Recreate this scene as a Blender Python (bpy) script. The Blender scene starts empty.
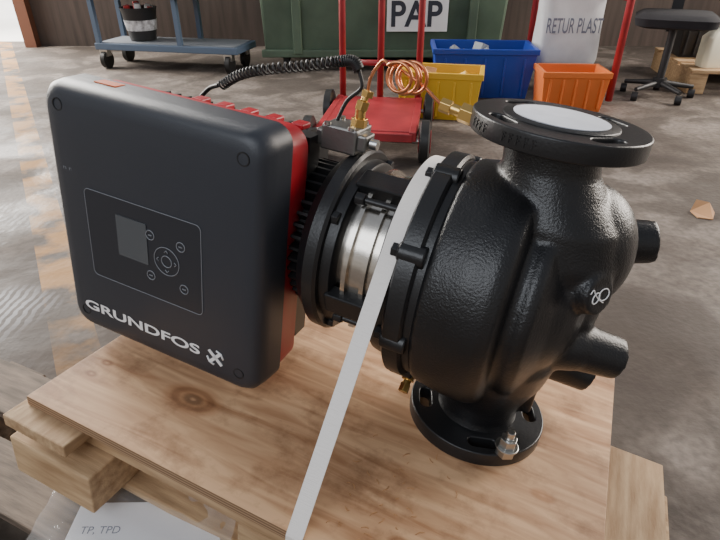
import bpy, bmesh, math, random
from mathutils import Vector, Matrix, Euler
random.seed(7)
C=bpy.context.collection
# ------------------------------------------------------------------ materials
def mat(name,col,rough=.5,metal=0,noise=0,nscale=20,bump=0,bscale=200,coat=0,stretch=None,col2=None,emis=None,spec=None,trans=0,alpha=1):
    m=bpy.data.materials.new(name);m.use_nodes=True;nt=m.node_tree;b=nt.nodes['Principled BSDF']
    b.inputs['Base Color'].default_value=(*col,1);b.inputs['Roughness'].default_value=rough;b.inputs['Metallic'].default_value=metal
    b.inputs['Coat Weight'].default_value=coat;b.inputs['Transmission Weight'].default_value=trans;b.inputs['Alpha'].default_value=alpha
    if spec is not None:b.inputs['Specular IOR Level'].default_value=spec
    tc=nt.nodes.new('ShaderNodeTexCoord');mp=nt.nodes.new('ShaderNodeMapping');nt.links.new(tc.outputs['Object'],mp.inputs[0])
    if stretch:mp.inputs['Scale'].default_value=stretch
    if noise or col2:
        n=nt.nodes.new('ShaderNodeTexNoise');n.inputs['Scale'].default_value=nscale;n.inputs['Detail'].default_value=6
        nt.links.new(mp.outputs[0],n.inputs[0])
        r=nt.nodes.new('ShaderNodeValToRGB');r.color_ramp.elements[0].position=.3;r.color_ramp.elements[1].position=.7
        c2=col2 if col2 else tuple(min(1,c*(1+noise)) for c in col);c1=col if col2 else tuple(c*(1-noise) for c in col)
        r.color_ramp.elements[0].color=(*c1,1);r.color_ramp.elements[1].color=(*c2,1)
        nt.links.new(n.outputs[0],r.inputs[0]);nt.links.new(r.outputs[0],b.inputs['Base Color'])
    if bump:
        n2=nt.nodes.new('ShaderNodeTexNoise');n2.inputs['Scale'].default_value=bscale;n2.inputs['Detail'].default_value=3
        nt.links.new(mp.outputs[0],n2.inputs[0])
        bp=nt.nodes.new('ShaderNodeBump');bp.inputs['Strength'].default_value=bump;bp.inputs['Distance'].default_value=.001
        nt.links.new(n2.outputs[0],bp.inputs['Height']);nt.links.new(bp.outputs[0],b.inputs['Normal'])
    return m
BLACK=mat('black_cast_paint',(.010,.010,.011),.31,bump=.7,bscale=380,noise=.3,nscale=12)
BLACK2=mat('black_flange_paint',(.012,.012,.013),.35,bump=.3,bscale=300)
FINM=mat('black_motor_paint',(.012,.012,.013),.42)
CAP=mat('charcoal_plastic',(.029,.033,.042),.38,bump=.3,bscale=900)
PANEL=mat('panel_foil',(.022,.025,.032),.33)
SCREEN=mat('lcd_glass',(.085,.092,.098),.12)
LINE=mat('panel_line',(.20,.21,.23),.5)
REDM=mat('red_housing',(.40,.010,.02),.4)
WHITE=mat('white_print',(.85,.85,.85),.5)
STEEL=mat('stainless_steel',(.62,.58,.52),.22,1,noise=.15,nscale=8,stretch=(1,1,12))
ZINC=mat('zinc_plated',(.55,.55,.53),.3,1,bump=.2)
ALU=mat('cast_aluminium',(.20,.195,.185),.4,.8,bump=.3)
BRASS=mat('brass',(.72,.47,.16),.28,1)
COPPER=mat('copper_tube',(.70,.27,.13),.28,1)
RUBBER=mat('black_rubber',(.012,.012,.012),.5)
STRAP=mat('white_strap_plastic',(.92,.87,.82),.45,bump=.8,bscale=60,stretch=(1,12,12))
STICK=mat('port_cover_foil',(.66,.68,.74),.5,noise=.08,nscale=30)
ORANGE=mat('orange_label',(.60,.11,.02),.5)
WOOD=mat('pallet_wood',(.33,.20,.10),.75,nscale=6,stretch=(2,14,14),col2=(.57,.39,.22),bump=.6,bscale=40)
WOODY=mat('pallet_wood_cross',(.32,.19,.095),.75,nscale=6,stretch=(14,2,14),col2=(.55,.38,.22),bump=.6,bscale=40)
OLDW=mat('weathered_wood',(.09,.068,.05),.8,nscale=6,stretch=(2,14,14),col2=(.23,.17,.125),bump=.6,bscale=30)
BLUEST=mat('blue_grey_steel_paint',(.085,.125,.19),.45)
GREY=mat('grey_laminate',(.22,.24,.27),.5)
GREEN=mat('green_container_paint',(.08,.12,.08),.5,noise=.25,nscale=4)
REDP=mat('red_steel_paint',(.30,.022,.028),.45,noise=.2,nscale=10)
YEL=mat('yellow_plastic',(.70,.42,.03),.45)
BLUP=mat('blue_plastic',(.014,.05,.34),.4)
ORP=mat('orange_plastic',(.70,.17,.035),.45)
SACK=mat('white_woven_sack',(.66,.67,.69),.7,noise=.1,nscale=8,bump=.5,bscale=20)
DARKTXT=mat('dark_print',(.03,.035,.05),.6)
GREYTXT=mat('grey_print',(.16,.18,.24),.6)
CARD=mat('cardboard',(.50,.27,.13),.8,noise=.12,nscale=10)
BLK=mat('black_plastic',(.015,.015,.017),.5)
FABR=mat('chair_fabric',(.012,.012,.016),.85,bump=.4,bscale=300)
JUG=mat('jug_plastic',(.88,.84,.66),.4)
PAPER=mat('paper',(.82,.82,.84),.7)
BAG=mat('clear_bag_plastic',(.95,.95,.95),.15,trans=0,alpha=.16,bump=.6,bscale=18)
WALLM=mat('brown_wall_boards',(.070,.050,.041),.7,noise=.3,nscale=3,stretch=(8,1,.6))
WALLG=mat('grey_wall_plaster',(.30,.28,.26),.8,noise=.1,nscale=3)
TOOLR=mat('tool_red',(.6,.05,.05),.4);TOOLG=mat('tool_green',(.1,.4,.1),.4)

def plywood():
    m=bpy.data.materials.new('plywood_face');m.use_nodes=True;nt=m.node_tree;N=nt.nodes;L=nt.links;b=N['Principled BSDF'];b.inputs['Roughness'].default_value=.6
    tc=N.new('ShaderNodeTexCoord');mp=N.new('ShaderNodeMapping');mp.inputs['Scale'].default_value=(1.2,9,9);L.new(tc.outputs['Object'],mp.inputs[0])
    n=N.new('ShaderNodeTexNoise');n.inputs['Scale'].default_value=5;n.inputs['Detail'].default_value=9;n.inputs['Distortion'].default_value=.9;L.new(mp.outputs[0],n.inputs[0])
    r=N.new('ShaderNodeValToRGB');e=r.color_ramp.elements;e[0].position=.32;e[0].color=(.38,.19,.09,1);e[1].position=.66;e[1].color=(.66,.41,.23,1);L.new(n.outputs[0],r.inputs[0])
    n3=N.new('ShaderNodeTexNoise');n3.inputs['Scale'].default_value=14;n3.inputs['Detail'].default_value=10;n3.inputs['Roughness'].default_value=.65;L.new(tc.outputs['Object'],n3.inputs[0])
    r3=N.new('ShaderNodeValToRGB');r3.color_ramp.elements[0].position=.34;r3.color_ramp.elements[0].color=(.62,.57,.53,1);r3.color_ramp.elements[1].position=.5;r3.color_ramp.elements[1].color=(1,1,1,1);L.new(n3.outputs[0],r3.inputs[0])
    mm=N.new('ShaderNodeMix');mm.data_type='RGBA';mm.blend_type='MULTIPLY';mm.inputs[0].default_value=1;L.new(r.outputs[0],mm.inputs[6]);L.new(r3.outputs[0],mm.inputs[7])
    last=mm.outputs[2]
    for kx,ky,rad in [(-.375,-.195,.024),(-.02,-.26,.009),(.12,-.1,.008),(-.535,-.20,.006),(-.535,-.23,.006)]:
        mp2=N.new('ShaderNodeMapping');mp2.inputs['Location'].default_value=(-kx/1.7,-ky,0);mp2.inputs['Scale'].default_value=(1/1.7,1,0);L.new(tc.outputs['Object'],mp2.inputs[0])
        ln=N.new('ShaderNodeVectorMath');ln.operation='LENGTH';L.new(mp2.outputs[0],ln.inputs[0])
        rr=N.new('ShaderNodeValToRGB');ee=rr.color_ramp.elements;ee[0].position=0;ee[0].color=(1.0,.95,.9,1);ee[1].position=rad*1.3;ee[1].color=(1,1,1,1)
        x=ee.new(rad*.25);x.color=(.16,.10,.07,1);x=ee.new(rad*.42);x.color=(.95,.85,.75,1);x=ee.new(rad*.75);x.color=(.42,.29,.22,1);x=ee.new(rad*.95);x.color=(.8,.7,.62,1)
        L.new(ln.outputs['Value'],rr.inputs[0])
        mx=N.new('ShaderNodeMix');mx.data_type='RGBA';mx.blend_type='MULTIPLY';mx.inputs[0].default_value=1;L.new(last,mx.inputs[6]);L.new(rr.outputs[0],mx.inputs[7]);last=mx.outputs[2]
    L.new(last,b.inputs['Base Color']);return m
PLY=plywood()
def plyedge():
    m=bpy.data.materials.new('plywood_edge');m.use_nodes=True;nt=m.node_tree;N=nt.nodes;L=nt.links;b=N['Principled BSDF'];b.inputs['Roughness'].default_value=.8
    tc=N.new('ShaderNodeTexCoord');w=N.new('ShaderNodeTexWave');w.bands_direction='Z';w.inputs['Scale'].default_value=70;L.new(tc.outputs['Object'],w.inputs[0])
    r=N.new('ShaderNodeValToRGB');r.color_ramp.elements[0].color=(.16,.09,.045,1);r.color_ramp.elements[1].color=(.40,.25,.14,1);L.new(w.outputs[0],r.inputs[0]);L.new(r.outputs[0],b.inputs['Base Color']);return m
PLYE=plyedge()

def floor_mat():
    m=bpy.data.materials.new('concrete_floor');m.use_nodes=True;nt=m.node_tree;N=nt.nodes;L=nt.links;b=N['Principled BSDF'];b.inputs['Specular IOR Level'].default_value=.28
    tc=N.new('ShaderNodeTexCoord')
    def noise(s,d=6,dist=0,src=None):
        n=N.new('ShaderNodeTexNoise');n.inputs['Scale'].default_value=s;n.inputs['Detail'].default_value=d;n.inputs['Distortion'].default_value=dist;L.new(src or tc.outputs['Object'],n.inputs[0]);return n.outputs[0]
    def ramp(src,p0,p1,c0,c1):
        r=N.new('ShaderNodeValToRGB');r.color_ramp.elements[0].position=p0;r.color_ramp.elements[1].position=p1;r.color_ramp.elements[0].color=(*c0,1);r.color_ramp.elements[1].color=(*c1,1);L.new(src,r.inputs[0]);return r.outputs[0]
    def mix(f,a,c,mode='MIX'):
        x=N.new('ShaderNodeMix');x.data_type='RGBA';x.blend_type=mode
        if isinstance(f,(int,float)):x.inputs[0].default_value=f
        else:L.new(f,x.inputs[0])
        for s,i in((a,6),(c,7)):
            if isinstance(s,tuple):x.inputs[i].default_value=(*s,1)
            else:L.new(s,x.inputs[i])
        return x.outputs[2]
    def math_(op,a,c=None,v=None):
        x=N.new('ShaderNodeMath');x.operation=op;L.new(a,x.inputs[0])
        if c is not None:L.new(c,x.inputs[1])
        if v is not None:x.inputs[1].default_value=v
        return x.outputs[0]
    base=ramp(noise(1.6,8,.4),.3,.7,(.145,.119,.101),(.235,.200,.175))
    fine=ramp(noise(45,6),.35,.65,(.74,.74,.74),(1.15,1.15,1.15))
    col=mix(1,base,fine,'MULTIPLY')
    mott=ramp(noise(6,9,.6),.40,.60,(.74,.72,.70),(1.08,1.08,1.08));col=mix(1,col,mott,'MULTIPLY')
    def spot(x,y,r0,r1,sx=1,sy=1):
        mp=N.new('ShaderNodeMapping');mp.inputs['Location'].default_value=(-x*sx,-y*sy,0);mp.inputs['Scale'].default_value=(sx,sy,0);L.new(tc.outputs['Object'],mp.inputs[0])
        ln=N.new('ShaderNodeVectorMath');ln.operation='LENGTH';L.new(mp.outputs[0],ln.inputs[0])
        ad=N.new('ShaderNodeMath');ad.operation='MULTIPLY_ADD';L.new(noise(9,5),ad.inputs[0]);ad.inputs[1].default_value=r1*.9;L.new(ln.outputs['Value'],ad.inputs[2])
        return ramp(ad.outputs[0],r0+r1*.45,r1+r1*.45,(1,1,1),(0,0,0))
    dark=ramp(noise(2.6,6,1),.44,.54,(0,0,0),(1,1,1))
    col=mix(math_('MULTIPLY',math_('MULTIPLY',spot(-1.9,2.4,.8,1.8),dark),v=.72),col,(.062,.050,.042))
    for s in [(-.95,1.35,.12,.34),(-1.0,1.0,.08,.3),(-1.35,2.0,.08,.3)]:
        col=mix(math_('MULTIPLY',spot(*s),v=.75),col,(.062,.048,.040))
    wv=N.new('ShaderNodeTexWave');wv.inputs['Scale'].default_value=14;wv.inputs['Distortion'].default_value=5;wv.inputs['Detail'].default_value=3;L.new(tc.outputs['Object'],wv.inputs[0])
    tread=ramp(wv.outputs[1],.35,.6,(.1,.1,.1),(1,1,1))
    pale=math_('MULTIPLY',math_('MULTIPLY',spot(-1.28,1.66,.08,.22),ramp(noise(8,10,1.2),.43,.52,(0,0,0),(1,1,1))),tread)  # white wet reflection painted into the floor colour as a pale patch
    col=mix(math_('MULTIPLY',pale,v=.75),col,(.45,.45,.46))
    pale2=math_('MULTIPLY',spot(-.93,1.16,.06,.14),tread);col=mix(math_('MULTIPLY',pale2,v=.7),col,(.42,.42,.44))
    dp=N.new('ShaderNodeVectorMath');dp.operation='DOT_PRODUCT';dp.inputs[1].default_value=(.861,.508,0);L.new(tc.outputs['Object'],dp.inputs[0])
    a=math_('ABSOLUTE',math_('ADD',dp.outputs['Value'],v=.06));ln=math_('LESS_THAN',a,v=.05)
    wear=ramp(noise(7,8),.40,.54,(0,0,0),(1,1,1));lm=math_('MULTIPLY',ln,wear);lm=math_('MULTIPLY',lm,v=.75)
    near=spot(-.95,1.5,.5,1.2);lm=math_('MULTIPLY',lm,near)
    col=mix(lm,col,(.44,.23,.075))
    for s in [(.62,.86,.03,.16),(.78,.95,.02,.12),(.72,1.15,.0,.3),(-.75,1.0,.05,.25),(1.25,2.4,.05,.3),(-.3,2.6,.1,.5),(.9,1.5,.02,.25)]:
        col=mix(math_('MULTIPLY',spot(*s),v=.65),col,(.055,.042,.035))
    L.new(col,b.inputs['Base Color'])
    wet=spot(-1.5,2.1,.2,.9,1,.6)
    rr=ramp(noise(3,6,.8),.4,.6,(.66,.66,.66),(.85,.85,.85))
    rgh=mix(math_('MULTIPLY',wet,dark),rr,(.45,.45,.45))
    L.new(rgh,b.inputs['Roughness'])
    bp=N.new('ShaderNodeBump');bp.inputs['Strength'].default_value=.5;bp.inputs['Distance'].default_value=.004;L.new(noise(60,4),bp.inputs['Height']);L.new(bp.outputs[0],b.inputs['Normal'])
    return m
# ------------------------------------------------------------------ builders
def new(name,me,mats,parent=None,smooth=False,bevel=0,M=None):
    o=bpy.data.objects.new(name,me);C.objects.link(o)
    for m in (mats if isinstance(mats,(list,tuple)) else [mats]):o.data.materials.append(m)
    if parent:o.parent=parent
    if M is not None:o.matrix_local=M
    if smooth:
        for p in me.polygons:p.use_smooth=True
    if bevel:
        md=o.modifiers.new('bevel','BEVEL');md.width=bevel;md.segments=2;md.limit_method='ANGLE'
    return o
def empty(name,M=None):
    e=bpy.data.objects.new(name,None);C.objects.link(e)
    if M is not None:e.matrix_world=M
    return e
def frombm(name,bm,mats,parent=None,smooth=False,bevel=0,M=None,auto=None):
    bmesh.ops.recalc_face_normals(bm,faces=bm.faces)
    me=bpy.data.meshes.new(name);bm.to_mesh(me);bm.free()
    o=new(name,me,mats,parent,smooth or auto is not None,bevel,M)
    if auto is not None:
        me.set_sharp_from_angle(angle=math.radians(auto))
    return o
def addbox(bm,c,s,R=None,mi=0):
    r=bmesh.ops.create_cube(bm,size=1)
    M=Matrix.Translation(c)@(R.to_4x4() if R else Matrix())@Matrix.Diagonal((*s,1))
    bmesh.ops.transform(bm,matrix=M,verts=r['verts'])
    for f in {f for v in r['verts'] for f in v.link_faces}:f.material_index=mi
def box(name,c,s,m,parent=None,bevel=0,R=None):
    bm=bmesh.new();addbox(bm,c,s,R);return frombm(name,bm,m,parent,bevel=bevel)
def axisM(p,q):
    p=Vector(p);q=Vector(q);d=(q-p);return Matrix.Translation((p+q)/2)@d.to_track_quat('Z','Y').to_matrix().to_4x4(),d.length
def addcyl(bm,p,q,r,r2=None,seg=32,mi=0):
    M,l=axisM(p,q);res=bmesh.ops.create_cone(bm,cap_ends=True,segments=seg,radius1=r,radius2=r if r2 is None else r2,depth=l)
    bmesh.ops.transform(bm,matrix=M,verts=res['verts'])
    for f in {f for v in res['verts'] for f in v.link_faces}:f.material_index=mi
def cyl(name,p,q,r,m,parent=None,r2=None,seg=32,bevel=0):
    bm=bmesh.new();addcyl(bm,p,q,r,r2,seg);return frombm(name,bm,m,parent,bevel=bevel,auto=35)
def addlathe(bm,prof,c=(0,0,0),axis='X',seg=96,mi=0):
    rings=[]
    for a,r in prof:
        ring=[]
        if r<1e-5:
            P={'X':(a,0,0),'Z':(0,0,a),'Y':(0,a,0)}[axis];ring=[bm.verts.new(Vector(P)+Vector(c))]
        else:
            for i in range(seg):
                t=2*math.pi*i/seg;u,v=r*math.cos(t),r*math.sin(t)
                P={'X':(a,u,v),'Z':(u,v,a),'Y':(u,a,v)}[axis];ring.append(bm.verts.new(Vector(P)+Vector(c)))
        rings.append(ring)
    fs=[]
    for A,B in zip(rings,rings[1:]):
        for i in range(seg):
            j=(i+1)%seg
            if len(A)==1 and len(B)==1:continue
            if len(A)==1:fs.append(bm.faces.new((A[0],B[i],B[j])))
            elif len(B)==1:fs.append(bm.faces.new((A[i],A[j],B[0])))
            else:fs.append(bm.faces.new((A[i],A[j],B[j],B[i])))
    for R_ in (rings[0],rings[-1]):
        if len(R_)>1:fs.append(bm.faces.new(R_))
    for f in fs:f.material_index=mi
def lathe(name,prof,m,parent=None,c=(0,0,0),axis='X',seg=96,auto=35):
    bm=bmesh.new();addlathe(bm,prof,c,axis,seg);return frombm(name,bm,m,parent,auto=auto)
def addtube(bm,pts,r,seg=10,closed=False,mi=0):
    pts=[Vector(p) for p in pts];n=len(pts);rings=[];up=None
    for i,p in enumerate(pts):
        a=pts[(i-1)%n] if (i>0 or closed) else p;b=pts[(i+1)%n] if (i<n-1 or closed) else p
        t=(b-a).normalized()
        if up is None:up=t.orthogonal().normalized()
        up=(up-t*up.dot(t)).normalized();s=t.cross(up)
        rad=r[i] if isinstance(r,list) else r
        rings.append([bm.verts.new(p+(up*math.cos(2*math.pi*k/seg)+s*math.sin(2*math.pi*k/seg))*rad) for k in range(seg)])
    rng=range(n if closed else n-1);fs=[]
    for i in rng:
        A=rings[i];B=rings[(i+1)%n]
        for k in range(seg):fs.append(bm.faces.new((A[k],A[(k+1)%seg],B[(k+1)%seg],B[k])))
    if not closed:fs.append(bm.faces.new(rings[0]));fs.append(bm.faces.new(rings[-1]))
    for f in fs:f.material_index=mi;f.smooth=True
def tube(name,pts,r,m,parent=None,seg=10,closed=False):
    bm=bmesh.new();addtube(bm,pts,r,seg,closed);return frombm(name,bm,m,parent,auto=50)
def bez(P,n=40):
    P=[Vector(p) for p in P];Q=[P[0]*2-P[1]]+P+[P[-1]*2-P[-2]];out=[]
    k=max(2,n//(len(P)-1))
    for i in range(1,len(Q)-2):
        for j in range(k):
            t=j/k;a,b,c,d=Q[i-1],Q[i],Q[i+1],Q[i+2]
            out.append(.5*((2*b)+(c-a)*t+(2*a-5*b+4*c-d)*t*t+(3*b-a-3*c+d)*t**3))
    out.append(P[-1]);return out
def rr(x0,x1,z0,z1,r,n=8):
    pts=[]
    for cx,cz,a0 in [(x1-r,z1-r,0),(x0+r,z1-r,90),(x0+r,z0+r,180),(x1-r,z0+r,270)]:
        for i in range(n+1):
            a=math.radians(a0+90*i/n);pts.append((cx+r*math.cos(a),cz+r*math.sin(a)))
    return pts
def loft(name,secs,m,parent=None,auto=40,plane='XZ'):
    bm=bmesh.new();rings=[]
    for y,(x0,x1,z0,z1),r in secs:
        rings.append([bm.verts.new((x,y,z) if plane=='XZ' else (x,z,y)) for x,z in rr(x0,x1,z0,z1,r)])
    for A,B in zip(rings,rings[1:]):
        n=len(A)
        for i in range(n):bm.faces.new((A[i],A[(i+1)%n],B[(i+1)%n],B[i]))
    bm.faces.new(rings[0]);bm.faces.new(rings[-1])
    return frombm(name,bm,m,parent,auto=auto)
def text(name,body,m,parent,M,width=None,height=None,bold=0.,depth=.0004):
    cu=bpy.data.curves.new(name,'FONT');cu.body=body;cu.size=1;cu.extrude=0;cu.offset=bold
    o=bpy.data.objects.new(name+'_t',cu);C.objects.link(o);dg=bpy.context.evaluated_depsgraph_get()
    me=bpy.data.meshes.new_from_object(o.evaluated_get(dg));bpy.data.objects.remove(o)
    xs=[v.co.x for v in me.vertices];ys=[v.co.y for v in me.vertices];x0,x1,y0,y1=min(xs),max(xs),min(ys),max(ys)
    sy=height/(y1-y0);sx=width/(x1-x0) if width else sy
    for v in me.vertices:v.co=Vector(((v.co.x-x0)*sx,(v.co.y-y0)*sy,0))
    o=new(name,me,m,parent);o.matrix_local=M;return o
def flange(name,R,hole_r,t,z,m,parent,slots=4,bev=.002,ang0=45,pcd=.079,slot_len=math.radians(9),hr=.0085):
    cu=bpy.data.curves.new(name,'CURVE');cu.dimensions='2D';cu.fill_mode='BOTH';cu.extrude=t/2-bev;cu.bevel_depth=bev;cu.bevel_resolution=2;cu.offset=-bev
    def spl(pts):
        s=cu.splines.new('POLY');s.points.add(len(pts)-1);s.use_cyclic_u=True
        for p,q in zip(s.points,pts):p.co=(q[0],q[1],0,1)
    spl([(R*math.cos(a),R*math.sin(a)) for a in [2*math.pi*i/96 for i in range(96)]])
    spl([(hole_r*math.cos(a),hole_r*math.sin(a)) for a in [2*math.pi*i/48 for i in range(48)]])
    for k in range(slots):
        a0=math.radians(ang0)+2*math.pi*k/slots;pts=[]
        c1=Vector((pcd*math.cos(a0-slot_len),pcd*math.sin(a0-slot_len)));c2=Vector((pcd*math.cos(a0+slot_len),pcd*math.sin(a0+slot_len)))
        d=(c2-c1).normalized();n=Vector((-d.y,d.x))
        for i in range(13):
            a=math.pi*i/12;pts.append(tuple(c2+d*hr*math.sin(a)+n*hr*math.cos(a)))
        for i in range(13):
            a=math.pi*i/12;pts.append(tuple(c1-d*hr*math.sin(a)-n*hr*math.cos(a)))
        spl(pts)
    o=bpy.data.objects.new(name+'_c',cu);C.objects.link(o);dg=bpy.context.evaluated_depsgraph_get()
    me=bpy.data.meshes.new_from_object(o.evaluated_get(dg));bpy.data.objects.remove(o)
    for v in me.vertices:v.co.z+=z
    return new(name,me,m,parent)
def addhex(bm,p,q,r,mi=0):addcyl(bm,p,q,r,seg=6,mi=mi)
# ------------------------------------------------------------------ frames
CAMH=.83
def rot(y,pi_,ro):return (Matrix.Rotation(y,3,'Z')@Matrix.Rotation(pi_,3,'Y')@Matrix.Rotation(ro,3,'X'))
RM=rot(-.4371,.0939,-.0805);T=Vector((.2018,.6173,-.4027+CAMH))
PM=Matrix.Translation(T)@RM.to_4x4()
H=.2272
# ================================================================== PUMP
P=empty('inline_circulator_pump',PM)
bm=bmesh.new()
addlathe(bm,[(-.088,0),(-.088,.150),(-.082,.157),(-.04,.163),(-.010,.163),(.004,.158),(.009,.147),(.012,.135),(.020,.132),(.030,.136),(.040,.132),(.050,.116),(.060,.098),(.073,.083),(.086,.064),(.094,.04),(.098,0)])
def addneck(secs,seg=48):
    rings=[]
    for z,cx,cy,rx,ry in secs:
        rings.append([bm.verts.new((cx+rx*math.cos(2*math.pi*i/seg),cy+ry*math.sin(2*math.pi*i/seg),z)) for i in range(seg)])
    for A,B in zip(rings,rings[1:]):
        for i in range(seg):bm.faces.new((A[i],A[(i+1)%seg],B[(i+1)%seg],B[i]))
    bm.faces.new(rings[0]);bm.faces.new(rings[-1])
addneck([(.215,0,0,.062,.062),(.197,0,0,.057,.057),(.175,.004,0,.057,.058),(.15,.012,0,.066,.066),(.12,.026,0,.080,.078),(.08,.036,.005,.084,.086),(.03,.034,.005,.076,.082),(-.02,.03,.005,.06,.06)])
addneck([(-.215,0,0,.062,.062),(-.197,0,0,.056,.056),(-.175,.002,0,.056,.058),(-.15,.006,0,.062,.068),(-.12,.012,0,.068,.080),(-.08,.018,0,.070,.094),(-.03,.02,0,.066,.094)])
def addell(c,r):
    res=bmesh.ops.create_uvsphere(bm,u_segments=40,v_segments=24,radius=1)
    bmesh.ops.transform(bm,matrix=Matrix.Translation(c)@Matrix.Diagonal((*r,1)),verts=res['verts'])
addell((.060,.02,.075),(.070,.078,.085));addell((.06,.02,.0),(.055,.062,.07))
addbox(bm,(-.012,-.02,.165),(.05,.014,.05))
addbox(bm,(.03,0,-.15),(.09,.014,.07))
PADa,PADb=Vector((.035,-.015,.040)),Vector((.101,-.060,.058))
for a,b,r1,r2 in [((.04,.075,.055),(.110,.094,.069),.048,.033),((.09,.088,.066),(.154,.106,.077),.033,.0285),
                  ((-.015,-.055,-.036),(.10,.000,-.052),.048,.034),((.09,-.003,-.050),(.156,.020,-.062),.034,.0285),
                  ((.03,.03,-.09),(.136,.048,-.122),.040,.024),(PADa,PADb,.042,.024)]:
    addcyl(bm,a,b,r1,r2,seg=40)
o=frombm('volute_casing',bm,BLACK,P,smooth=True)
md=o.modifiers.new('remesh','REMESH');md.mode='VOXEL';md.voxel_size=.0029;md.use_smooth_shade=True
md=o.modifiers.new('smooth','SMOOTH');md.factor=.6;md.iterations=7
flange('top_flange',.1,.040,.022,H-.011,BLACK2,P)
flange('base_flange',.1,.040,.022,-H+.011,BLACK2,P,ang0=20)
lathe('top_raised_face',[(H-.02,.001),(H-.02,.066),(H+.001,.066),(H+.0022,.064),(H+.0022,.001)],BLACK2,P,axis='Z')
lathe('port_cover_sticker',[(H+.0022,0),(H+.0022,.054),(H+.0032,.0545),(H+.0036,.053),(H+.0036,0)],STICK,P,axis='Z')
lathe('base_raised_face',[(-H+.001,0),(-H+.001,.066),(-H+.02,.066),(-H+.02,0)],BLACK2,P,axis='Z')
bm=bmesh.new()
for a0,cnt in ((-118,5),(-150,4)):
    for i in range(cnt):
        a=math.radians(a0+i*5);R_=Matrix.Rotation(a,3,'Z')
        c=Vector((.1003*math.cos(a),.1003*math.sin(a),H-.011))
        addbox(bm,c,(.0012,.0016,.010),R_);addbox(bm,c+R_@Vector((0,.0016,.004)),(.0012,.004,.0016),R_);addbox(bm,c+R_@Vector((0,.0016,0)),(.0012,.003,.0016),R_)
frombm('cast_lettering',bm,BLACK2,P)
bm=bmesh.new();addhex(bm,(.058,-.076,-H+.022),(.058,-.076,-H+.034),.014);addcyl(bm,(.058,-.076,-H+.034),(.058,-.076,-H+.037),.016)
addhex(bm,(.058,-.076,-H+.037),(.058,-.076,-H+.050),.012);addcyl(bm,(.058,-.076,-H+.050),(.058,-.076,-H+.062),.006)
frombm('earth_bolt',bm,ZINC,P,bevel=.0008)
nrm=(PADb-PADa).normalized();uu=Vector((0,0,1)).cross(nrm).normalized();vv=nrm.cross(uu)
def pm(a,b):return PADb+nrm*.0012+uu*a+vv*b
bm=bmesh.new()
addtube(bm,[pm(.004+.009*math.cos(a),.001+.007*math.sin(a)) for a in [2*math.pi*k/24 for k in range(24)]],.0007,6,True)
addtube(bm,[pm(-.010+.006*math.cos(a),-.001+.006*math.sin(a)+.002*math.cos(a)) for a in [2*math.pi*k/20 for k in range(20)]],.0007,6,True)
addtube(bm,bez([pm(-.021,.006),pm(-.016,.010),pm(-.012,.004),pm(-.004,-.004),pm(.004,-.009)],16),.0007,6)
frombm('paint_pen_mark',bm,WHITE,P)
bm=bmesh.new();addlathe(bm,[(-.122,0),(-.122,.154),(-.119,.158),(-.099,.158),(-.096,.154),(-.096,.151),(-.08,.151),(-.08,0)])
frombm('cover_flange',bm,BLACK2,P,auto=35)
bm=bmesh.new()
for k in range(8):
    a=2*math.pi*(k+.35)/8;y,z=.148*math.cos(a),.148*math.sin(a)
    addcyl(bm,(-.1228,y,z),(-.09,y,z),.0135,seg=28)
frombm('bolt_bosses',bm,BLACK2,P,auto=35,bevel=.002)
bm=bmesh.new()
for k in range(8):
    a=2*math.pi*(k+.35)/8;y,z=.145*math.cos(a),.145*math.sin(a)
    addcyl(bm,(-.1228,y,z),(-.125,y,z),.011);addhex(bm,(-.125,y,z),(-.133,y,z),.009)
frombm('cover_bolts',bm,BLACK2,P,bevel=.001)
lathe('pump_head_ring',[(-.150,0),(-.150,.132),(-.147,.137),(-.124,.142),(-.12,.142),(-.12,0)],BLACK2,P)
lathe('steel_sleeve',[(-.215,0),(-.215,.100),(-.200,.1),(-.199,.114),(-.193,.114),(-.192,.106),(-.175,.106),(-.174,.111),(-.168,.111),(-.167,.104),(-.148,.104),(-.148,0)],STEEL,P)
bm=bmesh.new()
for k in range(4):
    a=math.radians(200+90*k);y,z=.113*math.cos(a),.113*math.sin(a)
    R_=Matrix.Rotation(a,3,'X');addbox(bm,(-.183,y,z),(.07,.020,.034),R_)
    a2=a+.28;y,z=.118*math.cos(a2),.118*math.sin(a2);addhex(bm,(-.21,y,z),(-.196,y,z),.009);addcyl(bm,(-.2,y,z),(-.15,y,z),.0045)
frombm('lantern_struts',bm,[BLACK2],P,bevel=.002)
bm=bmesh.new()
for k in range(2):
    a=math.radians(208+16*k);y,z=.116*math.cos(a),.116*math.sin(a)
    addcyl(bm,(-.205,y,z),(-.15,y,z),.003);addhex(bm,(-.19,y,z),(-.182,y,z),.007);addhex(bm,(-.165,y,z),(-.155,y,z),.006)
frombm('sleeve_studs',bm,ZINC,P)
lathe('motor_flange',[(-.262,0),(-.262,.118),(-.250,.128),(-.245,.134),(-.230,.1345),(-.226,.131),(-.226,.122),(-.214,.119),(-.212,.115),(-.212,0)],BLACK2,P)
bm=bmesh.new()
for k in range(4):
    a=math.radians(45+90*k+8);y,z=.122*math.cos(a),.122*math.sin(a);addhex(bm,(-.226,y,z),(-.217,y,z),.009)
frombm('motor_flange_bolts',bm,BLACK2,P,bevel=.001)
bm=bmesh.new();nf=40;ring=[]
for i in range(nf*4):
    a=2*math.pi*i/(nf*4);r=.104 if i%4<2 else .088;ring.append((r*math.cos(a),r*math.sin(a)))
A=[bm.verts.new((-.262,y,z)) for y,z in ring];B=[bm.verts.new((-.56,y,z)) for y,z in ring]
for i in range(len(A)):bm.faces.new((A[i],A[(i+1)%len(A)],B[(i+1)%len(A)],B[i]))
bm.faces.new(A);bm.faces.new(B);frombm('motor_fin_body',bm,FINM,P)
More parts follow.
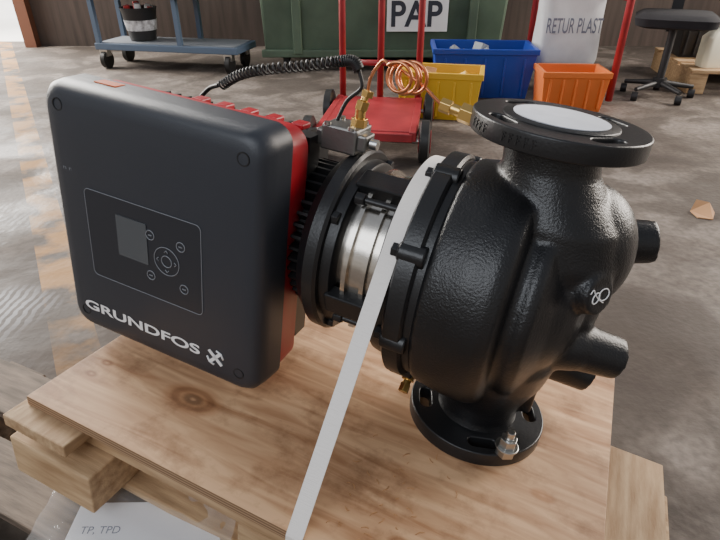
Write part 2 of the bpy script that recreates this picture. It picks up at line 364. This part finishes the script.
lathe('motor_end_shield',[(-.615,0),(-.615,.08),(-.605,.092),(-.585,.102),(-.56,.106),(-.555,.106),(-.555,0)],FINM,P)
# control box
X0,X1,Z0,Z1=-.633,-.281,-.204,.180
def ins(d,t=0):return (X0+d,X1-d,Z0+d,Z1-d-t)
loft('control_cap',[(-.112,ins(0),.026),(-.142,ins(.001),.027),(-.158,ins(.003),.027),(-.166,ins(.008),.027),(-.1698,ins(.015),.026),(-.171,ins(.028),.024),(-.1718,ins(.06),.02)],CAP,P)
loft('red_housing',[(-.058,ins(.010,.010),.03),(-.066,ins(.004,.008),.03),(-.113,ins(.003,.006),.03)],REDM,P)
loft('rear_cover',[(-.030,ins(.016,.016),.03),(-.060,ins(.012,.012),.03)],FINM,P)
bm=bmesh.new()
for i in range(15):
    x=X0+.03+i*(X1-X0-.06)/14;addbox(bm,(x,.0,-.012),(.004,.085,.30))
addbox(bm,(-.45,-.03,-.012),(.31,.03,.32));frombm('heatsink',bm,FINM,P)
bm=bmesh.new()
for i in range(5):
    addbox(bm,(-.47+.04*i,-.045,.162),(.018,.022,.008))
frombm('red_vent_teeth',bm,REDM,P,bevel=.002)
FY=-.1712
bm=bmesh.new()
for x,z in [(X0+.034,Z1-.030),(X1-.030,Z1-.034),(X0+.034,Z0+.036),(X1-.032,Z0+.036)]:
    addlathe(bm,[(FY+.012,0),(FY+.012,.0085),(FY-.0002,.0085),(FY-.0002,.0072),(FY+.003,.0068),(FY+.003,0)],(x,0,z),'Y',28)
frombm('corner_screws',bm,RUBBER,P,auto=30)
def frame(name,x0,x1,z0,z1,r,w,y,m,d=.0006):
    tube(name,[(x,y,z) for x,z in rr(x0,x1,z0,z1,r)],w,m,P,seg=6,closed=True)
loft('display_panel',[(FY+.004,(-.569,-.372,-.092,.044),.008),(FY-.0012,(-.569,-.372,-.092,.044),.008)],PANEL,P)
frame('panel_border',-.569,-.372,-.092,.044,.008,.0006,FY-.0012,LINE)
loft('display_screen',[(FY,(-.515,-.462,-.042,.020),.002),(FY-.0022,(-.515,-.462,-.042,.020),.002)],SCREEN,P)
bm=bmesh.new();cx,cz=-.430,-.026
addtube(bm,[(cx+.021*math.cos(a),FY-.0016,cz+.021*math.sin(a)) for a in [2*math.pi*i/40 for i in range(40)]],.0007,6,True)
addtube(bm,[(cx+.0085*math.cos(a),FY-.0016,cz+.0085*math.sin(a)) for a in [2*math.pi*i/30 for i in range(30)]],.0008,6,True)
for a in (0,90,180,270):
    a=math.radians(a);px,pz=cx+.0148*math.cos(a),cz+.0148*math.sin(a);s=Vector((math.cos(a),0,math.sin(a)));q=Vector((-math.sin(a),0,math.cos(a)))
    c=Vector((px,FY-.0018,pz));addtube(bm,[c+q*.003-s*.0015,c+s*.002,c-q*.003-s*.0015],.0008,6)
for bx,bz in [(-.456,.006),(-.405,.004),(-.459,-.057),(-.402,-.060)]:
    addtube(bm,[(bx+.0068*math.cos(a),FY-.0016,bz+.0068*math.sin(a)) for a in [2*math.pi*i/28 for i in range(28)]],.0008,6,True)
    addbox(bm,(bx,FY-.0018,bz),(.006,.001,.0015))
frombm('keypad',bm,LINE,P)
MF=Matrix.Translation((-.598,FY-.0010,-.163))@Matrix.Rotation(math.pi/2,4,'X')
text('logo_text','GRUNDFOS',WHITE,P,MF,width=.219,height=.0165,bold=.024)
bm=bmesh.new()
cx,cz=-.352,-.156
addbox(bm,(cx,FY-.0008,cz),(.030,.0008,.005),Matrix.Rotation(math.radians(42),3,'Y'));addbox(bm,(cx,FY-.0008,cz),(.026,.0008,.005),Matrix.Rotation(math.radians(-48),3,'Y'))
addtube(bm,[(cx+.002,FY-.001,cz+.013),(cx+.010,FY-.001,cz+.010),(cx+.014,FY-.001,cz+.002)],.0014,6)
addtube(bm,[(cx-.002,FY-.001,cz-.013),(cx-.010,FY-.001,cz-.010),(cx-.014,FY-.001,cz-.002)],.0014,6)
frombm('logo_mark',bm,WHITE,P)
text('cap_tag_text','n n',LINE,P,Matrix.Translation((-.604,FY-.0002,.062))@Matrix.Rotation(math.pi/2,4,'X'),width=.016,height=.004)
box('warning_label',(-.55,-.128,Z1-.0003),(.036,.018,.0016),ORANGE,P)
# sensor block + fittings
bm=bmesh.new();addbox(bm,(-.262,-.005,.150),(.052,.05,.034));addbox(bm,(-.232,-.01,.150),(.016,.03,.022));addbox(bm,(-.29,-.005,.146),(.02,.035,.022))
frombm('terminal_block',bm,ALU,P,bevel=.003)
bm=bmesh.new()
for x,y in [(-.28,-.028),(-.245,-.028),(-.28,.015),(-.245,.015)]:addcyl(bm,(x,y,.166),(x,y,.170),.005)
addcyl(bm,(-.222,-.012,.150),(-.212,-.012,.150),.007)
frombm('block_screws',bm,ZINC,P,auto=35)
bm=bmesh.new();addhex(bm,(-.245,-.005,.166),(-.245,-.005,.178),.011);addcyl(bm,(-.245,-.005,.178),(-.245,-.005,.190),.007);addhex(bm,(-.245,-.005,.188),(-.243,-.003,.200),.009)
addcyl(bm,(-.243,-.003,.2),(-.241,0,.214),.005);addhex(bm,(-.241,0,.205),(-.240,.001,.213),.0085)
frombm('sensor_fitting',bm,BRASS,P,bevel=.0006)
pts=bez([(-.241,0,.212),(-.238,.0,.232),(-.226,.0,.252),(-.214,-.006,.250)],24)
cc=Vector((-.196,0,.238))
for i in range(1,110):
    a=math.radians(150-360*4*i/110);r=.0185-.0015*math.sin(i*.11);pts.append(cc+Vector((r*math.cos(a)-.004+.014*i/110,-.012+.028*i/110,r*math.sin(a))))
pts+=bez([pts[-1],(-.172,.014,.230),(-.155,.008,.221),(-.138,.0,.214)],20)[1:]
tube('copper_capillary',pts,.0021,COPPER,P,seg=10)
bm=bmesh.new();addhex(bm,(-.142,0,.2155),(-.128,0,.2135),.009);addcyl(bm,(-.13,0,.214),(-.112,0,.211),.0065);addhex(bm,(-.116,0,.212),(-.098,0,.209),.012);addcyl(bm,(-.100,0,.2095),(-.05,0,.2),.008)
frombm('port_fitting',bm,BRASS,P,bevel=.0006)
bm=bmesh.new();addhex(bm,(-.1,-.04,-.152),(-.1,-.055,-.165),.010);addcyl(bm,(-.1,-.03,-.145),(-.1,-.065,-.172),.006);addhex(bm,(-.1,-.060,-.168),(-.1,-.07,-.176),.008)
frombm('drain_plug',bm,BRASS,P,bevel=.0006)
path=bez([(-.470,.0,.176),(-.44,.0,.196),(-.40,.0,.211),(-.34,.0,.226),(-.29,.0,.240),(-.266,.0,.245),(-.256,.0,.236)],462)
pts=[];N_=len(path)
for i,p in enumerate(path):
    t=(path[min(i+1,N_-1)]-path[max(i-1,0)]).normalized();n=Vector((0,1,0));b_=t.cross(n).normalized();a=i*2*math.pi/11.0
    pts.append(p+n*.0062*math.cos(a)+b_*.0062*math.sin(a))
tube('coiled_cable',pts,.00165,RUBBER,P,seg=6)
tube('cable_tail',bez([(-.256,0,.236),(-.250,0,.215),(-.268,0,.195),(-.28,0,.166)],20),.0026,RUBBER,P)
tube('cable_lead',bez([(-.475,0,.176),(-.50,.01,.165),(-.53,.02,.14)],12),.0032,RUBBER,P)
# ================================================================== STRAP
S=empty('strapping_band',PM)
sx0,sx1=-.1445,-.1235;R_s=.1455
front=Vector((-.3125,-.2262));back=Vector((.2925,-.2262))
def tang(Pt,sgn):
    d=Pt.length;th=math.atan2(Pt.y,Pt.x);return th+sgn*math.acos(R_s/d)
a1=tang(front,-1)%(2*math.pi);a2=tang(back,1)%(2*math.pi)
prof=[Vector((-.313,-.245)),Vector((-.3130,-.229)),Vector((-.3115,-.2262))]
for i in range(31):
    a=a1+(a2-a1)*i/30;prof.append(Vector((R_s*math.cos(a),R_s*math.sin(a))))
prof+=[Vector((.2915,-.2262)),Vector((.293,-.229)),Vector((.293,-.245))]
bm=bmesh.new();n=len(prof);L_=[]
for i,p in enumerate(prof):
    t=(prof[min(i+1,n-1)]-prof[max(i-1,0)]).normalized();nn=Vector((-t.y,t.x))
    q=p+nn*.0009
    L_.append([bm.verts.new((sx0,p.x,p.y)),bm.verts.new((sx1,p.x,p.y)),bm.verts.new((sx1,q.x,q.y)),bm.verts.new((sx0,q.x,q.y))])
for A,B in zip(L_,L_[1:]):
    for k in range(4):bm.faces.new((A[k],A[(k+1)%4],B[(k+1)%4],B[k]))
bm.faces.new(L_[0]);bm.faces.new(L_[-1])
frombm('band',bm,STRAP,S)
# ================================================================== PLYWOOD + PALLET
bm=bmesh.new();addbox(bm,(-.185,-.010,-H-.008),(.77,.60,.0155),mi=0)
for f in bm.faces:
    f.normal_update()
    if abs(f.normal.z)<.5:f.material_index=1
frombm('plywood_sheet',bm,[PLY,PLYE],None,bevel=.001,M=PM)
W=empty('wooden_pallet',PM)
zt=-H-.0165
bm=bmesh.new()
for x in (-.525,-.15,.225):addbox(bm,(x,-.135 if x!=-.15 else -.12,zt-.010),(.115 if x!=.225 else .11,.41 if x!=-.15 else .35,.020))
frombm('deck_boards',bm,WOODY,W,bevel=.002)
bm=bmesh.new()
for y in (-.25,.0):addbox(bm,(-.15,y,zt-.030),(.86,.09,.020))
frombm('stringer_boards',bm,WOOD,W,bevel=.002)
bm=bmesh.new()
for x in (-.505,-.15,.225):
    for y in (-.285 if x!=-.15 else -.24,.0):addbox(bm,(x,y,zt-.075),(.15,.11,.07))
frombm('blocks',bm,WOOD,W,bevel=.003)
bm=bmesh.new()
for y in (-.24,.0):addbox(bm,(-.15,y,zt-.119),(.86,.08,.018))
frombm('bottom_boards',bm,WOOD,W,bevel=.002)
bm=bmesh.new()
for i in range(40):
    x=random.uniform(-.12,.03);y=random.uniform(-.29,-.115);l=random.uniform(.004,.012);a=random.uniform(0,6.28)
    p=Vector((x,y,-H+.0008));d=Vector((math.cos(a),math.sin(a),0));n_=Vector((-d.y,d.x,0))
    addtube(bm,[p,p+d*l*.5+n_*l*.15,p+d*l],.0005,4)
frombm('wood_shavings',bm,mat('shaving_wood',(.50,.26,.11),.6),None,M=PM)
W2=empty('wooden_pallet.001',Matrix.Translation((-.30,.62,0))@Matrix.Rotation(-.4371,4,'Z'))
bm=bmesh.new()
for i in range(4):addbox(bm,(0,-.42+i*.135,.098),(1.0,.098,.018))
frombm('deck_boards',bm,OLDW,W2,bevel=.002)
bm=bmesh.new()
for x in (-.43,0,.43):addbox(bm,(x,-.21,.054),(.10,.52,.070))
frombm('bearers',bm,OLDW,W2,bevel=.002)
bm=bmesh.new()
for x in (-.43,0,.43):addbox(bm,(x,-.21,.0095),(.10,.52,.019))
frombm('skids',bm,OLDW,W2)
Bk=empty('instruction_booklet',Matrix.Translation((-.302,.450,.1078))@Matrix.Rotation(math.radians(1),4,'Z'))
box('pages',(0,0,.004),(.215,.14,.007),PAPER,Bk,bevel=.001)
text('title','TP, TPD',GREYTXT,Bk,Matrix.Translation((-.091,.018,.0079)),height=.013)
text('subtitle','Installation and operating instructions',GREYTXT,Bk,Matrix.Translation((-.091,.005,.0079)),height=.005)
bm=bmesh.new();nx,ny=30,22
g=[[bm.verts.new((-.14+.28*i/nx,-.10+.19*j/ny,.006+.004*math.sin(i*.9+j*.5)*math.cos(j*.8-i*.3)+random.uniform(0,.002))) for j in range(ny+1)] for i in range(nx+1)]
for i in range(nx):
    for j in range(ny):bm.faces.new((g[i][j],g[i+1][j],g[i+1][j+1],g[i][j+1]))
frombm('plastic_bag',bm,BAG,None,smooth=True,M=Matrix.Translation((-.315,.450,.119)))
# ================================================================== ROOM
bm=bmesh.new();addbox(bm,(0,2.5,-.05),(12,12,.1));frombm('floor',bm,floor_mat())
box('ground_outside',(-6,9.5,-.048),(14,8,.1),mat('outdoor_concrete',(.75,.73,.70),.8,noise=.05,nscale=2))
box('wall_back',(1.95,5.35,1.5),(9.6,.2,3.0),WALLM)
bm=bmesh.new();addbox(bm,(-2.90,5.3,1.5),(.10,.26,3.0));frombm('door_1',bm,mat('rust_door_frame',(.20,.08,.045),.6))
box('wall_right',(6.1,2.5,1.5),(.2,6,3.0),WALLG)
K=empty('service_cart',Matrix.Translation((-1.37,4.22,0))@Matrix.Rotation(math.radians(-12),4,'Z'))
box('lower_shelf',(0,.10,.155),(1.10,.36,.045),BLUEST,K,bevel=.005);box('lower_tray',(0,.10,.178),(1.04,.32,.008),GREY,K)
box('upper_shelf',(-.12,.10,.50),(.84,.38,.05),BLUEST,K,bevel=.005)
bm=bmesh.new()
for x in (-.52,.12):
    for y in (-.06,.26):addbox(bm,(x,y,.5),(.032,.032,.72))
frombm('posts',bm,BLUEST,K)
bm=bmesh.new()
for x in (-.5,.47):
    for y in (-.04,.24):addcyl(bm,(x-.016,y,.062),(x+.016,y,.062),.062);
frombm('caster_wheels',bm,RUBBER,K,auto=35)
bm=bmesh.new()
for x in (-.5,.47):
    for y in (-.04,.24):addbox(bm,(x,y,.11),(.06,.05,.05))
frombm('caster_forks',bm,ZINC,K)
Bu=empty('tool_bucket',Matrix.Translation((-1.60,4.37,.184)))
lathe('pail',[(0,0),(0,.09),(.21,.125),(.22,.13),(.22,.118),(.02,.085),(.02,0)],BLK,Bu,axis='Z',seg=40)
lathe('label_band',[(.07,.1),(.07,.1045),(.14,.1155),(.14,.11)],mat('bucket_label',(.5,.5,.52),.5,noise=.6,nscale=30),Bu,axis='Z',seg=40)
bm=bmesh.new()
for i in range(6):
    a=i;addcyl(bm,(.05*math.cos(a),.05*math.sin(a),.03),(.09*math.cos(a),.08*math.sin(a),.22+.015*(i%3)),.022,mi=i%2)
frombm('tools',bm,[TOOLR,WHITE,TOOLG],Bu)
G=empty('waste_container',Matrix.Translation((.16,4.20,0)))
bm=bmesh.new()
v=[bm.verts.new(p) for p in [(-.84,.0,.10),(.84,.0,.10),(.84,.8,.10),(-.84,.8,.10),(-.87,-.06,1.2),(.9,-.06,1.2),(.9,.86,1.2),(-.87,.86,1.2)]]
for q in [(0,1,2,3),(4,5,6,7),(0,1,5,4),(1,2,6,5),(2,3,7,6),(3,0,4,7)]:bm.faces.new([v[i] for i in q])
frombm('tub',bm,GREEN,G,bevel=.02)
bm=bmesh.new()
for x in (-.6,.62):addbox(bm,(x,-.04,.62),(.06,.05,1.0))
addbox(bm,(0,-.075,1.17),(1.80,.05,.06));addbox(bm,(0,-.02,.12),(1.72,.05,.05))
frombm('ribs',bm,GREEN,G,bevel=.006)
bm=bmesh.new()
for x in (-.7,.7):
    for y in (.1,.7):addcyl(bm,(x-.02,y,.06),(x+.02,y,.06),.06)
frombm('wheels',bm,RUBBER,G,auto=35)
box('sign_plate',(.235,-.052,.52),(.42,.008,.50),WHITE,G)
text('sign_text','PAP',DARKTXT,G,Matrix.Translation((.055,-.058,.30))@Matrix.Rotation(math.pi/2,4,'X'),width=.35,height=.165,bold=.02)
Rt=empty('platform_trolley',Matrix.Translation((.06,2.55,0))@Matrix.Rotation(math.radians(-8),4,'Z'))
bm=bmesh.new();addbox(bm,(0,0,.135),(.40,.56,.015))
for x in (-.2,.2):addbox(bm,(x,0,.125),(.03,.60,.04))
for y in (-.29,-.1,.1,.29):addbox(bm,(0,y,.12),(.4,.03,.035))
frombm('deck',bm,REDP,Rt,bevel=.003)
bm=bmesh.new()
for x in (-.19,0,.19):addtube(bm,[(x,.30,.13),(x,.31,.6),(x,.32,1.0)],.016,10)
for z in (.3,.62,1.0):addtube(bm,[(-.19,.305+.02*(z-.13),z),(.19,.305+.02*(z-.13),z)],.014,10)
frombm('push_frame',bm,REDP,Rt)
bm=bmesh.new()
for x in (-.25,.25):
    for y in (-.24,.24):
        addlathe(bm,[(-.022,0),(-.022,.075),(-.016,.09),(.016,.09),(.022,.075),(.022,0)],(x,y,.09),'X',32)
frombm('wheels',bm,RUBBER,Rt,auto=40)
bm=bmesh.new()
for x in (-.25,.25):
    for y in (-.24,.24):
        addcyl(bm,(x-.026,y,.09),(x+.026,y,.09),.048);
frombm('hubs',bm,REDP,Rt,auto=40)
bm=bmesh.new()
for y in (-.24,.24):addcyl(bm,(-.27,y,.09),(.27,y,.09),.010)
frombm('axles',bm,ZINC,Rt)
def crate(name,loc,sx,sy,sz,m,rz=0,contents=None):
    E=empty(name,Matrix.Translation(loc)@Matrix.Rotation(math.radians(rz),4,'Z'));t=.012
    bm=bmesh.new()
    def ringat(z,k,d):
        return [bm.verts.new((sx/2*k*a-d*a,sy/2*k*b-d*b,z)) for a,b in ((-1,-1),(1,-1),(1,1),(-1,1))]
    rs=[ringat(0,.88,0),ringat(sz-.03,.98,0),ringat(sz-.03,1.02,0),ringat(sz,1.02,0),ringat(sz,.98,t),ringat(.015,.88,t)]
    bm.faces.new(rs[0]);bm.faces.new(rs[-1])
    for A,B in zip(rs,rs[1:]):
        for i in range(4):bm.faces.new((A[i],A[(i+1)%4],B[(i+1)%4],B[i]))
    frombm('shell',bm,m,E,bevel=.004)
    bm=bmesh.new()
    for i in range(5):
        x=-sx*.38+i*sx*.19;addbox(bm,(x,-sy*.475,sz*.45),(.012,.02,sz*.75))
    frombm('ribs',bm,m,E,bevel=.003)
    if contents:
        bm=bmesh.new()
        for i in range(14):
            p=Vector((random.uniform(-sx*.32,sx*.32),random.uniform(-sy*.26,sy*.26),sz*.55+random.uniform(0,sz*.32)))
            addbox(bm,p,(random.uniform(.05,.12),random.uniform(.04,.08),random.uniform(.03,.08)),Euler((random.random(),random.random(),random.random())).to_matrix(),mi=i%len(contents))
        frombm('contents',bm,contents,E,bevel=.004)
    return E
crate('yellow_storage_crate',(.43,3.04,.0),.44,.26,.24,YEL,-12,[CARD,YEL])
crate('blue_storage_crate',(.74,3.54,.0),.60,.36,.28,BLUP,-4,[BLK,GREY])
crate('orange_storage_crate',(1.18,3.20,.0),.36,.26,.21,ORP,-4)
Q=empty('sack_trolley')
bm=bmesh.new()
for x,y in ((1.44,3.24),(1.12,3.88),(1.50,3.86)):addtube(bm,[(x,y,.02),(x,y,1.25)],.020,12)
addtube(bm,[(1.44,3.24,1.2),(1.50,3.86,1.2),(1.12,3.88,1.2)],.018,12);addtube(bm,[(1.44,3.24,.10),(1.50,3.86,.10),(1.12,3.88,.10)],.018,12)
addtube(bm,[(1.12,3.88,.62),(1.50,3.86,.62)],.016,10);addtube(bm,[(1.44,3.24,.55),(1.50,3.86,.55)],.014,10)
frombm('frame',bm,REDP,Q)
bm=bmesh.new();nz=14;rings=[]
for j in range(nz+1):
    z=.12+.95*j/nz;w=.195+.006*math.sin(j*.9+1);d=.10-.003*j
    k=.93 if j==0 else 1
    rings.append([bm.verts.new((1.275+k*w*math.copysign(abs(math.cos(a))**.45,math.cos(a))+.005*math.sin(5*a+j),3.66+k*d*math.copysign(abs(math.sin(a))**.6,math.sin(a))+.004*math.sin(7*a+j*1.3),z)) for a in [2*math.pi*i/48 for i in range(48)]])
for A,B in zip(rings,rings[1:]):
    for i in range(48):bm.faces.new((A[i],A[(i+1)%48],B[(i+1)%48],B[i]))
bm.faces.new(rings[0]);frombm('sack',bm,SACK,Q,smooth=True)
text('sack_text','RETUR PLAST',GREYTXT,Q,Matrix.Translation((1.11,3.545,.34))@Matrix.Rotation(math.radians(90),4,'X'),width=.33,height=.085,bold=.01)
Ch=empty('office_chair',Matrix.Translation((1.80,3.42,0))@Matrix.Rotation(math.radians(-25),4,'Z')@Matrix.Scale(.86,4))
loft('seat',[(.46,(-.2,.2,-.2,.2),.08),(.475,(-.24,.24,-.24,.24),.09),(.52,(-.25,.25,-.25,.25),.09),(.545,(-.21,.21,-.21,.21),.08)],FABR,Ch,plane='XY')
bm=bmesh.new();addcyl(bm,(0,0,.08),(0,0,.46),.025);addcyl(bm,(0,0,.07),(0,0,.13),.045)
for k in range(5):
    a=2*math.pi*k/5+.3;e=Vector((.23*math.cos(a),.23*math.sin(a),.075));addcyl(bm,(0,0,.10),e,.022,.014,seg=12)
    addcyl(bm,e+Vector((-.02,0,-.045)),e+Vector((.02,0,-.045)),.03,seg=20)
addbox(bm,(0,.26,.57),(.07,.02,.35))
frombm('base',bm,BLK,Ch,auto=40)
loft('backrest',[(.25,(-.2,.2,.62,1.0),.07),(.29,(-.22,.22,.6,1.02),.08),(.31,(-.19,.19,.63,.99),.07)],FABR,Ch)
W3=empty('wooden_pallet.002',Matrix.Translation((2.68,3.78,0))@Matrix.Rotation(math.radians(-10),4,'Z'))
bm=bmesh.new()
for i in range(6):addbox(bm,(0,-.36+i*.145,.133),(1.2,.10,.02))
for x in (-.55,0,.55):addbox(bm,(x,0,.062),(.10,.8,.122))
frombm('boards',bm,WOOD,W3,bevel=.003)
crate('black_storage_crate',(2.30,4.00,.145),.34,.28,.20,BLK,-8,[CARD,BLK])
J=empty('plastic_jug',Matrix.Translation((2.175,3.585,.145)))
loft('body',[(0,(-.075,.075,-.055,.055),.03),(.02,(-.08,.08,-.06,.06),.03),(.17,(-.08,.08,-.06,.06),.03),(.20,(-.055,.055,-.04,.04),.025),(.225,(-.025,.025,-.025,.025),.02),(.245,(-.025,.025,-.025,.025),.02)],JUG,J,plane='XY')
cyl('cap',(0,0,.243),(0,0,.265),.028,WHITE,J)
tube('handle',bez([(.04,0,.21),(.07,0,.23),(.075,0,.18)],12),.010,JUG,J)
Cb=empty('cardboard_box',Matrix.Translation((2.82,3.88,.145))@Matrix.Rotation(.2,4,'Z'))
bm=bmesh.new()
for c,s in [((0,0,.005),(.4,.3,.01)),((-.2,0,.13),(.006,.3,.26)),((.2,0,.13),(.006,.3,.26)),((0,-.15,.13),(.4,.006,.26)),((0,.15,.13),(.4,.006,.26))]:addbox(bm,c,s)
addbox(bm,(0,-.2,.25),(.4,.11,.005),Matrix.Rotation(.4,3,'X'));addbox(bm,(-.25,0,.25),(.11,.3,.005),Matrix.Rotation(-.4,3,'Y'))
frombm('carton',bm,CARD,Cb)
bm=bmesh.new()
v=[bm.verts.new(p) for p in [(-.035,-.03,.001),(.01,-.045,.001),(.04,.0,.004),(.03,.03,.03),(-.01,.045,.035),(-.035,.02,.003)]]
bm.faces.new(v);r_=bmesh.ops.extrude_face_region(bm,geom=bm.faces[:]);bmesh.ops.translate(bm,vec=(0,0,.003),verts=[e for e in r_['geom'] if isinstance(e,bmesh.types.BMVert)])
frombm('cardboard_scrap',bm,CARD,None,M=Matrix.Translation((1.20,1.75,0)))
# ================================================================== LIGHT + CAMERA
w=bpy.data.worlds.new('World');bpy.context.scene.world=w;w.use_nodes=True;nt=w.node_tree
bg=nt.nodes['Background'];tc=nt.nodes.new('ShaderNodeTexCoord');sp=nt.nodes.new('ShaderNodeSeparateXYZ');nt.links.new(tc.outputs['Generated'],sp.inputs[0])
rp=nt.nodes.new('ShaderNodeValToRGB');rp.color_ramp.elements[0].position=0;rp.color_ramp.elements[0].color=(.78,.73,.68,1);rp.color_ramp.elements[1].position=.8;rp.color_ramp.elements[1].color=(.52,.56,.64,1)
nt.links.new(sp.outputs[2],rp.inputs[0]);nt.links.new(rp.outputs[0],bg.inputs[0]);bg.inputs[1].default_value=.55
def area(name,loc,target,sx,sy,power,col):
    l=bpy.data.lights.new(name,'AREA');l.shape='RECTANGLE';l.size=sx;l.size_y=sy;l.energy=power;l.color=col
    o=bpy.data.objects.new(name,l);C.objects.link(o);o.location=loc;o.rotation_euler=(Vector(target)-Vector(loc)).to_track_quat('-Z','Y').to_euler();return o
area('doorway_light',(-4.2,4.6,2.2),(0,1.5,.2),3,3,480,(1,.94,.86))
area('gate_light',(4.4,2.9,1.9),(.2,.7,.35),2.6,2.4,290,(1,.91,.81))
area('front_fill',(-1.5,-1.8,2.6),(0,.8,.3),2.5,1.8,58,(.88,.93,1))  # added fill lamp behind the camera, brightens strap, paper and box face
area('outdoor_daylight',(-5.5,8.2,5),(-4.6,7.6,0),5,4,1600,(1,.97,.92))
cd=bpy.data.cameras.new('camera');cam=bpy.data.objects.new('camera',cd);C.objects.link(cam);bpy.context.scene.camera=cam
cam.location=(0,0,CAMH);cam.rotation_euler=(math.radians(90-31.129),0,0);cd.sensor_width=36;cd.sensor_fit='HORIZONTAL';cd.lens=550.27*36/720;cd.clip_start=.01
bpy.context.scene.view_settings.view_transform='AgX'
bpy.context.scene.view_settings.exposure=.12
